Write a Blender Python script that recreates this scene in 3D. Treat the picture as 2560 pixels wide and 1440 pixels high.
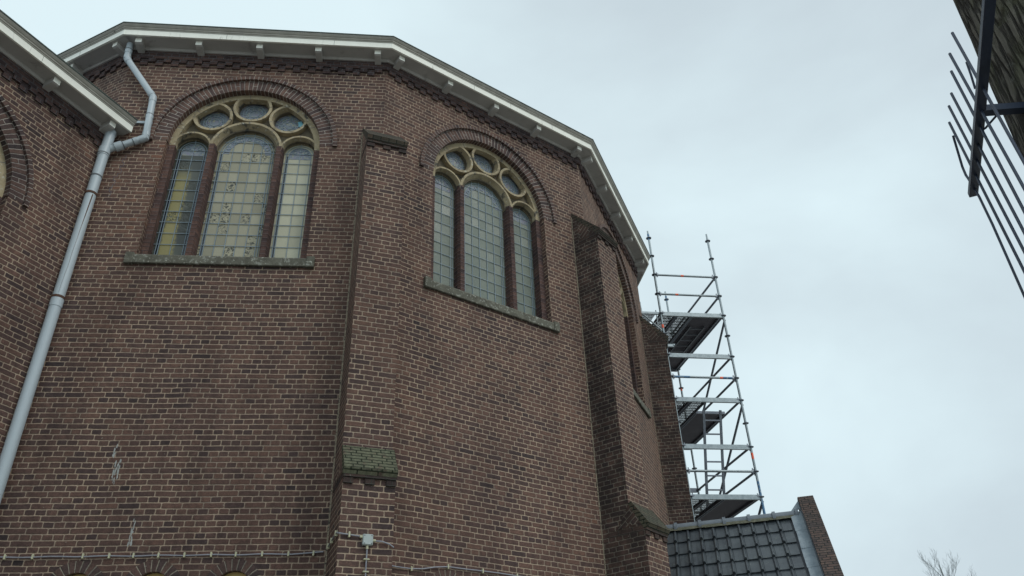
import bpy, math, random
from math import sin, cos, tan, pi, radians as R, sqrt, atan2
from mathutils import Vector, Matrix
from mathutils.geometry import tessellate_polygon
for o in list(bpy.data.objects): bpy.data.objects.remove(o)
SC = bpy.context.scene; COL = SC.collection
rnd = random.Random(7)
H0 = 1.6                                   # eye height
# ------------------------------------------------------------------ camera
cam = bpy.data.cameras.new('camera'); co = bpy.data.objects.new('camera', cam); COL.objects.link(co)
FPX, PITCH, ROLL = 2007.75, 0.57037, -0.04434
cam.sensor_width = 36; cam.lens = FPX / 2560 * 36; cam.clip_start = 0.05; cam.clip_end = 2000
co.matrix_world = Matrix.Translation((0, 0, H0)) @ Matrix.Rotation(pi/2 + PITCH, 4, 'X') @ Matrix.Rotation(ROLL, 4, 'Z')
SC.camera = co
# ------------------------------------------------------------------ light
SUN_EL, SUN_AZ = R(46), R(130)             # azimuth clockwise from +Y
sl = bpy.data.lights.new('sun', 'SUN'); sl.energy = 1.1; sl.angle = R(22); sl.color = (1, .96, .9)
so = bpy.data.objects.new('sun', sl); COL.objects.link(so)
sd = Vector((sin(SUN_AZ)*cos(SUN_EL), cos(SUN_AZ)*cos(SUN_EL), sin(SUN_EL)))
so.rotation_euler = sd.to_track_quat('Z', 'Y').to_euler()
W = bpy.data.worlds.new('World'); SC.world = W; W.use_nodes = True
nt = W.node_tree; N = nt.nodes; LK = nt.links; N.clear()
def wn(t, **k):
    n = N.new(t)
    for a, b in k.items(): setattr(n, a, b)
    return n
out = wn('ShaderNodeOutputWorld'); bg = wn('ShaderNodeBackground'); LK.new(bg.outputs[0], out.inputs[0])
sky = wn('ShaderNodeTexSky', sky_type='NISHITA'); sky.sun_disc = False; sky.sun_elevation = SUN_EL; sky.sun_rotation = SUN_AZ
sk = wn('ShaderNodeVectorMath', operation='SCALE'); sk.inputs['Scale'].default_value = 0.1; LK.new(sky.outputs[0], sk.inputs[0])
tc = wn('ShaderNodeTexCoord')
mp = wn('ShaderNodeMapping'); mp.inputs['Scale'].default_value = (1, 1, 1.7); LK.new(tc.outputs['Generated'], mp.inputs[0])
cn = wn('ShaderNodeTexNoise'); cn.inputs['Scale'].default_value = 1.7; cn.inputs['Detail'].default_value = 6; cn.inputs['Roughness'].default_value = .48; cn.inputs['Distortion'].default_value = .3
LK.new(mp.outputs[0], cn.inputs['Vector'])
dt = wn('ShaderNodeVectorMath', operation='DOT_PRODUCT'); LK.new(tc.outputs['Generated'], dt.inputs[0]); dt.inputs[1].default_value = (-.62, .45, .30)
ma = wn('ShaderNodeMath', operation='MULTIPLY_ADD'); LK.new(dt.outputs['Value'], ma.inputs[0]); ma.inputs[1].default_value = .85; ma.inputs[2].default_value = -.31
mb = wn('ShaderNodeMath', operation='MULTIPLY_ADD'); LK.new(cn.outputs[0], mb.inputs[0]); mb.inputs[1].default_value = 1.5; LK.new(ma.outputs[0], mb.inputs[2])
cr = wn('ShaderNodeValToRGB'); LK.new(mb.outputs[0], cr.inputs[0])
el = cr.color_ramp.elements
el[0].position = .25; el[0].color = (.52, .635, .68, 1); el[1].position = 1.0; el[1].color = (.79, .95, 1.0, 1)
e = el.new(.62); e.color = (.625, .73, .785, 1)
mx = wn('ShaderNodeMix', data_type='RGBA'); mx.inputs['Factor'].default_value = .93
LK.new(sk.outputs[0], mx.inputs['A']); LK.new(cr.outputs[0], mx.inputs['B']); LK.new(mx.outputs['Result'], bg.inputs[0]); 
sp_ = wn('ShaderNodeSeparateXYZ'); LK.new(tc.outputs['Generated'], sp_.inputs[0])
mr = wn('ShaderNodeMapRange', interpolation_type='SMOOTHSTEP'); LK.new(sp_.outputs[1], mr.inputs[0]); mr.inputs[1].default_value = .25; mr.inputs[2].default_value = -.6; mr.inputs[3].default_value = 1.0; mr.inputs[4].default_value = 1.6
LK.new(mr.outputs[0], bg.inputs[1])                                  # the cloud is thinner and brighter on the sun's side
SC.view_settings.view_transform = 'Standard'; SC.view_settings.look = 'None'; SC.view_settings.exposure = 0; SC.view_settings.gamma = 1

# ------------------------------------------------------------------ materials
def mat(name):
    m = bpy.data.materials.new(name); m.use_nodes = True; t = m.node_tree
    return m, t, t.nodes['Principled BSDF']
class NB:
    """tiny node builder"""
    def __init__(s, t): s.t = t
    def n(s, ty, **k):
        x = s.t.nodes.new(ty)
        for a, b in k.items(): setattr(x, a, b)
        return x
    def put(s, inp, v):
        if isinstance(v, (int, float)): inp.default_value = v
        elif isinstance(v, tuple): inp.default_value = v
        else: s.t.links.new(v, inp)
    def m(s, op, a, b=0.0, c=0.0, clamp=False):
        x = s.n('ShaderNodeMath', operation=op, use_clamp=clamp)
        s.put(x.inputs[0], a); s.put(x.inputs[1], b); s.put(x.inputs[2], c); return x.outputs[0]
    def noise(s, vec, scale, detail=3, rough=.5, dist=0, out=0):
        x = s.n('ShaderNodeTexNoise'); x.inputs['Scale'].default_value = scale; x.inputs['Detail'].default_value = detail
        x.inputs['Roughness'].default_value = rough; x.inputs['Distortion'].default_value = dist
        if vec is not None: s.t.links.new(vec, x.inputs['Vector'])
        return x.outputs[out]
    def mix(s, f, a, b, mode='MIX'):
        x = s.n('ShaderNodeMix', data_type='RGBA', blend_type=mode, clamp_factor=True)
        s.put(x.inputs['Factor'], f); s.put(x.inputs['A'], a); s.put(x.inputs['B'], b); return x.outputs['Result']
    def ss(s, v, a, b):
        x = s.n('ShaderNodeMapRange', interpolation_type='SMOOTHSTEP'); s.put(x.inputs[0], v); x.inputs[1].default_value = a; x.inputs[2].default_value = b
        return x.outputs[0]
    def ramp(s, v, stops):
        x = s.n('ShaderNodeValToRGB'); s.put(x.inputs[0], v); el = x.color_ramp.elements
        el[0].position = stops[0][0]; el[0].color = (*stops[0][1], 1); el[1].position = stops[-1][0]; el[1].color = (*stops[-1][1], 1)
        for p, c in stops[1:-1]:
            e = el.new(p); e.color = (*c, 1)
        return x.outputs[0]
    def bump(s, h, dist, strength=1.0, normal=None):
        x = s.n('ShaderNodeBump'); x.inputs['Distance'].default_value = dist; x.inputs['Strength'].default_value = strength; s.put(x.inputs['Height'], h)
        if normal is not None: s.t.links.new(normal, x.inputs['Normal'])
        return x.outputs[0]

BR = [(0.0, (.042, .033, .034)), (.16, (.070, .048, .046)), (.36, (.098, .062, .054)), (.6, (.126, .076, .062)), (.84, (.153, .091, .070)), (.98, (.21, .100, .066))]
def brick_mat(name, bed=.065, ln=.22, tint=(1, 1, 1), mortar=(.375, .295, .22), soot=.22, moss=0.0, jw=.0062, red=0.0, rowj=.03):
    m, t, b = mat(name); n = NB(t)
    uv = n.n('ShaderNodeUVMap', uv_map='UVMap').outputs[0]
    geo = n.n('ShaderNodeNewGeometry').outputs['Position']
    wob = n.noise(uv, 9, 2, out=1)
    w1 = n.n('ShaderNodeVectorMath', operation='MULTIPLY_ADD'); t.links.new(wob, w1.inputs[0]); w1.inputs[1].default_value = (.010, .010, 0); t.links.new(uv, w1.inputs[2])
    wo2 = n.noise(uv, 1.3, 2, out=1)
    w2 = n.n('ShaderNodeVectorMath', operation='MULTIPLY_ADD'); t.links.new(wo2, w2.inputs[0]); w2.inputs[1].default_value = (.03, .022, 0); t.links.new(w1.outputs[0], w2.inputs[2])
    sp = n.n('ShaderNodeSeparateXYZ'); t.links.new(w2.outputs[0], sp.inputs[0]); u, v = sp.outputs[0], sp.outputs[1]
    v = n.m('ADD', v, 40 * bed); u = n.m('ADD', u, 30.0)
    rv = n.m('DIVIDE', v, bed); row = n.m('FLOOR', rv); fv = n.m('FRACT', rv)
    par = n.m('MODULO', row, 2.0); half = n.m('MODULO', n.m('FLOOR', n.m('DIVIDE', row, 2.0)), 2.0)
    w = n.m('MULTIPLY_ADD', par, -ln/2, ln)
    sh = n.m('MULTIPLY', n.m('SUBTRACT', 1.0, par), n.m('MULTIPLY_ADD', half, ln/2, ln/4))
    rowj_ = rowj
    rowj = n.n('ShaderNodeTexWhiteNoise', noise_dimensions='1D'); n.put(rowj.inputs['W'], row)
    sh = n.m('ADD', sh, n.m('MULTIPLY', rowj.outputs[0], rowj_))
    cu = n.m('DIVIDE', n.m('ADD', u, sh), w); idx = n.m('FLOOR', cu); fu = n.m('FRACT', cu)
    du = n.m('MULTIPLY', n.m('MINIMUM', fu, n.m('SUBTRACT', 1.0, fu)), w)
    dv = n.m('MULTIPLY', n.m('MINIMUM', fv, n.m('SUBTRACT', 1.0, fv)), bed)
    cb = n.n('ShaderNodeCombineXYZ'); n.put(cb.inputs[0], idx); n.put(cb.inputs[1], row); n.put(cb.inputs[2], par)
    wn_ = n.n('ShaderNodeTexWhiteNoise', noise_dimensions='3D'); t.links.new(cb.outputs[0], wn_.inputs[0]); r1 = wn_.outputs[0]
    # rounded distance to the joint
    q = n.m('MINIMUM', du, dv)
    k = .016
    a1 = n.m('MAXIMUM', n.m('SUBTRACT', k, du), 0.0); a2 = n.m('MAXIMUM', n.m('SUBTRACT', k, dv), 0.0)
    rd = n.m('SUBTRACT', k, n.m('SQRT', n.m('ADD', n.m('MULTIPLY', a1, a1), n.m('MULTIPLY', a2, a2))))
    edge = n.m('ADD', rd, n.m('MULTIPLY', n.m('SUBTRACT', n.noise(uv, 55, 2), .5), .004))
    bk = n.ss(edge, jw - .0022, jw + .0022)           # 1 on brick
    big = n.noise(geo, .55, 3, .55); mid = n.noise(geo, 3.1, 3, .6)
    rr = n.m('ADD', n.m('POWER', r1, .8), n.m('MULTIPLY_ADD', big, 1.5, -.80))
    rr = n.m('MULTIPLY_ADD', n.m('SUBTRACT', rr, .5), .58, .49)
    rr = n.m('ADD', rr, n.m('MULTIPLY_ADD', mid, .3, -.15), clamp=True)
    rr = n.m('ADD', rr, red, clamp=True)
    col = n.ramp(rr, BR)
    fine = n.noise(uv, 70, 4, .65); fine2 = n.noise(uv, 17, 3, .6)
    col = n.mix(1.0, col, n.ramp(fine, [(.25, (.55, .55, .56)), (.75, (1.38, 1.36, 1.34))]), 'MULTIPLY')
    col = n.mix(1.0, col, n.ramp(fine2, [(.3, (.72, .74, .75)), (.7, (1.22, 1.2, 1.18))]), 'MULTIPLY')
    mo = n.mix(n.ss(mid, .35, .7), (mortar[0], mortar[1], mortar[2], 1), (mortar[0]*.72, mortar[1]*.74, mortar[2]*.78, 1))
    mo = n.mix(1.0, mo, n.ramp(n.noise(uv, 40, 3), [(.25, (.7, .7, .7)), (.75, (1.2, 1.2, 1.2))]), 'MULTIPLY')
    c = n.mix(bk, mo, col)
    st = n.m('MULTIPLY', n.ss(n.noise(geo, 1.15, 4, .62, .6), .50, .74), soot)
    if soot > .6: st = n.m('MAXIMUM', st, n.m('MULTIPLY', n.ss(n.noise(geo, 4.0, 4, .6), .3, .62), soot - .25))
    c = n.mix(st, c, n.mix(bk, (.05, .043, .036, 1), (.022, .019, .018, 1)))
    if moss:
        mf = n.m('MULTIPLY', n.ss(n.noise(geo, 9, 4, .6), .28, .5), moss)
        c = n.mix(mf, c, n.mix(bk, (.02, .024, .014, 1), n.ramp(n.noise(geo, 40, 3), [(.3, (.088, .090, .062)), (.7, (.18, .178, .128))])))
    mpv = n.n('ShaderNodeMapping'); mpv.inputs['Scale'].default_value = (1, 1, .14); t.links.new(geo, mpv.inputs[0])
    c = n.mix(1.0, c, n.ramp(n.noise(mpv.outputs[0], 2.6, 4, .6), [(.32, (.76, .76, .78)), (.58, (1.05, 1.05, 1.05))]), 'MULTIPLY')
    # pale specks of lime
    spk = n.m('MULTIPLY', n.ss(n.noise(geo, 24, 2, .5), .745, .78), .5)
    c = n.mix(spk, c, (.42, .40, .35, 1))
    c = n.mix(1.0, c, (*tint, 1), 'MULTIPLY')
    t.links.new(c, b.inputs['Base Color']); b.inputs['Roughness'].default_value = .88; b.inputs['Specular IOR Level'].default_value = .25
    h = n.m('ADD', n.m('MULTIPLY', n.ss(edge, 0.0, .011), 1.0), n.m('MULTIPLY', fine, .22))
    h = n.m('ADD', h, n.m('MULTIPLY', r1, .18))
    t.links.new(n.bump(h, .007, .9), b.inputs['Normal'])
    return m
def plain_mat(name, c1, c2, rough=.6, scale=6, metal=0.0, bump=.0, c3=None, c3t=(.62, .75), spec=.5, sc3=None, streak=False, lichen=None):
    m, t, b = mat(name); n = NB(t)
    geo = n.n('ShaderNodeNewGeometry').outputs['Position']
    vec = geo
    if streak:
        mp = n.n('ShaderNodeMapping'); mp.inputs['Scale'].default_value = (1, 1, .12); t.links.new(geo, mp.inputs[0]); vec = mp.outputs[0]
    nz = n.noise(vec, scale, 5, .62)
    c = n.ramp(nz, [(.3, c1), (.7, c2)])
    if c3: c = n.mix(n.ss(n.noise(vec if streak else geo, sc3 or scale*1.7, 4, .65, .4), *c3t), c, (*c3, 1))
    if lichen: c = n.mix(n.ss(n.noise(geo, 28, 3, .6), .60, .68), c, (*lichen, 1))
    t.links.new(c, b.inputs['Base Color']); b.inputs['Metallic'].default_value = metal; b.inputs['Specular IOR Level'].default_value = spec
    rg = n.ramp(nz, [(.2, (rough*.8,)*3), (.8, (min(1, rough*1.2),)*3)]); t.links.new(rg, b.inputs['Roughness'])
    if bump: t.links.new(n.bump(n.noise(geo, scale*4, 4, .6), bump, .8), b.inputs['Normal'])
    return m
M = {}
M['brick'] = brick_mat('brick_wall', tint=(1.0, .95, .93))
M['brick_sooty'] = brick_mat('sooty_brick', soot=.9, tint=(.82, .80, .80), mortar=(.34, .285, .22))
M['brick_arch'] = brick_mat('arch_brick', bed=.064, ln=.386, mortar=(.34, .29, .25), soot=.15, red=-.05, rowj=0, jw=.0055)
M['brick_ring'] = brick_mat('small_arch_brick', bed=.062, ln=8.0, mortar=(.30, .26, .20), soot=.15, red=-.05, rowj=0, jw=.005)
M['brick_jamb'] = brick_mat('jamb_brick', ln=9.0, red=-.08, mortar=(.17, .135, .125), soot=.25, jw=.004, tint=(.88, .84, .86), rowj=0)
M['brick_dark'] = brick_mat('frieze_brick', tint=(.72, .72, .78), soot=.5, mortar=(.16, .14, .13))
M['brick_moss'] = brick_mat('mossy_brick', bed=.052, moss=.82, soot=.5, mortar=(.04, .042, .03), tint=(.9, .95, .85))
M['brick_cap'] = brick_mat('weathered_cap_brick', bed=.06, moss=.25, soot=.85, mortar=(.035, .034, .03), tint=(.75, .8, .75))
M['brick_cap2'] = brick_mat('faintly_mossy_brick', bed=.052, moss=.55, soot=.6, mortar=(.04, .042, .035), tint=(.62, .66, .6))
M['brick_band'] = brick_mat('dark_band_brick', soot=.7, mortar=(.10, .095, .08), tint=(.7, .72, .72), jw=.004)
M['brick_coping'] = brick_mat('coping_brick', bed=.055, moss=.12, soot=.35, mortar=(.035, .034, .03), tint=(.86, .92, .98))
M['stone'] = plain_mat('ochre_stone', (.25, .20, .125), (.42, .345, .22), .85, 5, bump=.006, c3=(.09, .082, .068), c3t=(.54, .68), spec=.3, lichen=(.46, .44, .36))
M['stone_dark'] = plain_mat('dark_ochre_stone', (.10, .085, .06), (.17, .14, .095), .9, 5, bump=.004, c3=(.05, .048, .042), c3t=(.5, .7), spec=.3)  # darker stone for the recessed panel behind the tracery rings
M['sill'] = plain_mat('weathered_sill', (.075, .07, .055), (.15, .145, .115), .92, 9, bump=.008, c3=(.25, .25, .215), c3t=(.55, .66), spec=.2, lichen=(.33, .33, .28))
M['white_wood'] = plain_mat('pale_painted_wood', (.76, .75, .67), (.85, .84, .76), .6, 4, c3=(.36, .35, .30), c3t=(.60, .78), sc3=13, bump=.001, streak=True)
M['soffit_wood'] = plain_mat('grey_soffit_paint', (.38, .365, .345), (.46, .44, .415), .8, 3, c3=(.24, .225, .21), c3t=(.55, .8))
M['mould_wood'] = plain_mat('grey_brown_moulding', (.26, .245, .21), (.38, .36, .315), .7, 6, c3=(.10, .095, .08))
M['gutter'] = plain_mat('dark_gutter_edge', (.022, .035, .030), (.05, .065, .055), .7, 8)
M['slate'] = plain_mat('roof_slate', (.06, .065, .075), (.11, .115, .125), .7, 3, bump=.004)
M['pvc'] = plain_mat('pale_grey_pipe', (.37, .42, .45), (.43, .48, .51), .42, 5, streak=True, c3=(.25, .245, .23), c3t=(.66, .8))
M['rust'] = plain_mat('rusty_strap', (.05, .025, .015), (.11, .05, .028), .85, 12)
M['rubber'] = plain_mat('dark_pipe_seal', (.10, .11, .12), (.14, .15, .16), .7, 12)
M['lead'] = plain_mat('lead_came', (.17, .225, .27), (.25, .31, .35), .55, 12)
M['flash'] = plain_mat('lead_flashing', (.16, .20, .235), (.30, .35, .38), .6, 7, bump=.006, c3=(.12, .14, .16))
M['galv'] = plain_mat('galvanised_steel', (.20, .235, .25), (.32, .36, .375), .42, 14, metal=.5, streak=False)
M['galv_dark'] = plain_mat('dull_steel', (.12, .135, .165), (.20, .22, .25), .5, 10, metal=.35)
M['blue_paint'] = plain_mat('worn_blue_paint', (.05, .13, .25), (.09, .21, .36), .5, 12, c3=(.3, .36, .4), c3t=(.5, .62), sc3=14)
M['orange'] = plain_mat('orange_marking', (.75, .10, .04), (.9, .16, .07), .5, 9)
M['ply'] = plain_mat('dark_plywood', (.085, .08, .10), (.135, .13, .15), .75, 5)
M['cable'] = plain_mat('grey_cable', (.22, .22, .25), (.29, .29, .32), .5, 8)
M['clip'] = plain_mat('cream_cable_clip', (.42, .40, .27), (.52, .50, .34), .5, 9)
M['box'] = plain_mat('grey_plastic_box', (.36, .40, .385), (.42, .46, .44), .45, 8)
M['tile'] = plain_mat('glazed_grey_roof_tile', (.032, .038, .046), (.072, .084, .092), .32, 3.5, bump=.004, c3=(.14, .155, .135), c3t=(.60, .72), sc3=22)
M['tile_ridge'] = plain_mat('grey_ridge_tile', (.12, .14, .165), (.175, .20, .225), .5, 6, c3=(.19, .21, .21), bump=.003)
M['mortar'] = plain_mat('mossy_mortar', (.06, .065, .04), (.16, .155, .115), .95, 14, bump=.01)
M['steel_black'] = plain_mat('blue_black_steel', (.020, .028, .048), (.034, .046, .078), .42, 9)
M['lime'] = plain_mat('bird_lime', (.30, .31, .295), (.42, .42, .40), .9, 30)
M['twig'] = plain_mat('haze_grey_twig', (.17, .185, .19), (.25, .265, .27), .9, 3)  # far tree: distance haze put into the colour by lightening it
M['seam'] = plain_mat('pale_mortar', (.17, .14, .10), (.30, .25, .18), .95, 18, bump=.004, c3=(.06, .05, .04), c3t=(.52, .6))
M['yellow'] = plain_mat('ochre_board', (.48, .34, .12), (.58, .42, .17), .7, 5)
def bark_mat():
    m, t, b = mat('furrowed_bark'); n = NB(t)
    geo = n.n('ShaderNodeNewGeometry').outputs['Position']
    mp = n.n('ShaderNodeMapping'); mp.inputs['Scale'].default_value = (1, 1, .15); t.links.new(geo, mp.inputs[0])
    vo = n.n('ShaderNodeTexVoronoi', feature='DISTANCE_TO_EDGE'); vo.inputs['Scale'].default_value = 30
    wv = n.n('ShaderNodeVectorMath', operation='MULTIPLY_ADD'); t.links.new(n.noise(mp.outputs[0], 9, 4, out=1), wv.inputs[0]); wv.inputs[1].default_value = (.09,)*3; t.links.new(mp.outputs[0], wv.inputs[2])
    t.links.new(wv.outputs[0], vo.inputs['Vector'])
    g = n.ss(vo.outputs[0], .0, .22); f = n.noise(mp.outputs[0], 45, 5, .7)
    c = n.mix(g, (.040, .036, .031, 1), n.ramp(f, [(.3, (.070, .064, .054)), (.7, (.17, .155, .13))]))
    c = n.mix(n.m('MULTIPLY', n.ss(n.noise(geo, 7, 4, .6), .50, .68), .5), c, (.075, .078, .042, 1))
    c = n.mix(n.m('MULTIPLY', n.ss(n.noise(geo, 15, 4, .6), .60, .72), .55), c, (.16, .16, .14, 1))
    t.links.new(c, b.inputs['Base Color']); b.inputs['Roughness'].default_value = .95; b.inputs['Specular IOR Level'].default_value = .15
    t.links.new(n.bump(n.m('ADD', n.m('MULTIPLY', g, 1.0), n.m('MULTIPLY', f, .5)), .02, 1.0), b.inputs['Normal'])
    return m
M['bark'] = bark_mat()
def glass_mat(name, base, alt, pu, pv, u0, v0, rough_frac=.4, band=None):
    """leaded obscured glass: each pane has its own texture"""
    m, t, b = mat(name); n = NB(t)
    uv = n.n('ShaderNodeUVMap', uv_map='UVMap').outputs[0]
    sp = n.n('ShaderNodeSeparateXYZ'); t.links.new(uv, sp.inputs[0])
    iu = n.m('FLOOR', n.m('DIVIDE', n.m('SUBTRACT', sp.outputs[0], u0), pu)); iv = n.m('FLOOR', n.m('DIVIDE', n.m('SUBTRACT', sp.outputs[1], v0), pv))
    cb = n.n('ShaderNodeCombineXYZ'); n.put(cb.inputs[0], iu); n.put(cb.inputs[1], iv)
    w = n.n('ShaderNodeTexWhiteNoise', noise_dimensions='3D'); t.links.new(cb.outputs[0], w.inputs[0]); r = w.outputs[0]
    rough = n.m('LESS_THAN', r, rough_frac)
    r2 = n.n('ShaderNodeSeparateXYZ'); t.links.new(w.outputs[1], r2.inputs[0])
    c = n.mix(r2.outputs[1], (*base, 1), (*alt, 1))
    if band:
        bf = n.m('MULTIPLY', n.ss(n.m('ADD', sp.outputs[0], n.m('MULTIPLY_ADD', n.noise(uv, 20, 3), .05, -.025)), band[0]-.02, band[0]+.02), n.m('SUBTRACT', 1.0, n.ss(n.m('ADD', sp.outputs[0], n.m('MULTIPLY_ADD', n.noise(uv, 26, 3), .08, -.04)), band[1]-.03, band[1]+.03)))
        bf = n.m('MULTIPLY', bf, n.m('SUBTRACT', 1.0, n.ss(sp.outputs[1], band[2]-.25, band[2]+.15)))
        c = n.mix(bf, c, (*band[3], 1))
    lump = n.noise(uv, 24, 2, .5, 1.4); fine = n.noise(uv, 120, 3, .6)
    c = n.mix(n.m('MULTIPLY', rough, n.ss(lump, .52, .62)), c, (.05, .052, .042, 1))
    c = n.mix(n.m('MULTIPLY', rough, n.ss(lump, .44, .36)), c, (base[0]*1.5, base[1]*1.5, base[2]*1.45, 1))
    c = n.mix(1.0, c, n.ramp(fine, [(.3, (.86, .86, .86)), (.7, (1.12, 1.12, 1.12))]), 'MULTIPLY')
    t.links.new(c, b.inputs['Base Color']); b.inputs['Roughness'].default_value = .25; b.inputs['Specular IOR Level'].default_value = .32
    h = n.m('ADD', n.m('MULTIPLY', n.m('MULTIPLY', rough, lump), 1.0), n.m('MULTIPLY', fine, .12))
    tu = n.m('MULTIPLY', n.m('FRACT', n.m('DIVIDE', n.m('SUBTRACT', sp.outputs[0], u0), pu)), n.m('SUBTRACT', r2.outputs[0], .5))
    tv = n.m('MULTIPLY', n.m('FRACT', n.m('DIVIDE', n.m('SUBTRACT', sp.outputs[1], v0), pv)), n.m('SUBTRACT', r2.outputs[2], .5))
    h = n.m('ADD', h, n.m('MULTIPLY', n.m('ADD', tu, tv), 1.1))
    t.links.new(n.bump(h, .02, .7), b.inputs['Normal'])
    return m
def stained_mat():
    m, t, b = mat('stained_glass'); n = NB(t)
    geo = n.n('ShaderNodeNewGeometry').outputs['Position']
    vo = n.n('ShaderNodeTexVoronoi'); vo.inputs['Scale'].default_value = 34; t.links.new(geo, vo.inputs['Vector'])
    sep = n.n('ShaderNodeSeparateXYZ'); t.links.new(vo.outputs['Color'], sep.inputs[0])
    c = n.ramp(sep.outputs[0], [(.0, (.10, .12, .15)), (.3, (.16, .19, .21)), (.6, (.19, .17, .24)), (.8, (.24, .25, .22)), (1, (.28, .27, .17))])
    ve = n.n('ShaderNodeTexVoronoi', feature='DISTANCE_TO_EDGE'); ve.inputs['Scale'].default_value = 34; t.links.new(geo, ve.inputs['Vector'])
    c = n.mix(n.ss(ve.outputs[0], .03, .09), (.17, .20, .23, 1), c)
    t.links.new(c, b.inputs['Base Color']); b.inputs['Roughness'].default_value = .2
    return m
M['stained'] = stained_mat()
M['glass_black'] = plain_mat('black_glass', (.008, .011, .017), (.014, .02, .03), .2, 9)
M['glass_reflection'] = plain_mat('painted_sky_reflection', (.22, .55, .68), (.30, .62, .74), .15, 9)  # bright blue stands for reflected sky, painted as a base colour
def perf_mat():
    m, t, b = mat('perforated_steel'); n = NB(t)
    uv = n.n('ShaderNodeUVMap', uv_map='UVMap').outputs[0]
    sp = n.n('ShaderNodeSeparateXYZ'); t.links.new(uv, sp.inputs[0])
    rv = n.m('DIVIDE', sp.outputs[1], .03); row = n.m('FLOOR', rv); fv = n.m('SUBTRACT', n.m('FRACT', rv), .5)
    fu = n.m('SUBTRACT', n.m('FRACT', n.m('ADD', n.m('DIVIDE', sp.outputs[0], .03), n.m('MULTIPLY', n.m('MODULO', row, 2.0), .5))), .5)
    d = n.m('SQRT', n.m('ADD', n.m('MULTIPLY', fu, fu), n.m('MULTIPLY', fv, fv)))
    hole = n.m('LESS_THAN', d, .22)
    t.links.new(n.m('SUBTRACT', 1.0, hole), b.inputs['Alpha'])
    b.inputs['Base Color'].default_value = (.06, .068, .075, 1); b.inputs['Roughness'].default_value = .5; b.inputs['Metallic'].default_value = .4
    return m
M['perf'] = perf_mat()
def ground_mat():
    m, t, b = mat('stone_paving'); n = NB(t)
    geo = n.n('ShaderNodeNewGeometry').outputs['Position']
    bt = n.n('ShaderNodeTexBrick'); bt.inputs['Scale'].default_value = 3.3; bt.inputs['Mortar Size'].default_value = .02
    bt.inputs['Color1'].default_value = (.26, .25, .23, 1); bt.inputs['Color2'].default_value = (.34, .325, .30, 1); bt.inputs['Mortar'].default_value = (.07, .068, .06, 1)
    t.links.new(geo, bt.inputs['Vector'])
    c = n.mix(1.0, bt.outputs[0], n.ramp(n.noise(geo, 2, 5), [(.3, (.8, .8, .8)), (.7, (1.15, 1.15, 1.12))]), 'MULTIPLY')
    t.links.new(c, b.inputs['Base Color']); b.inputs['Roughness'].default_value = .85
    return m
M['ground'] = ground_mat()

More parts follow.
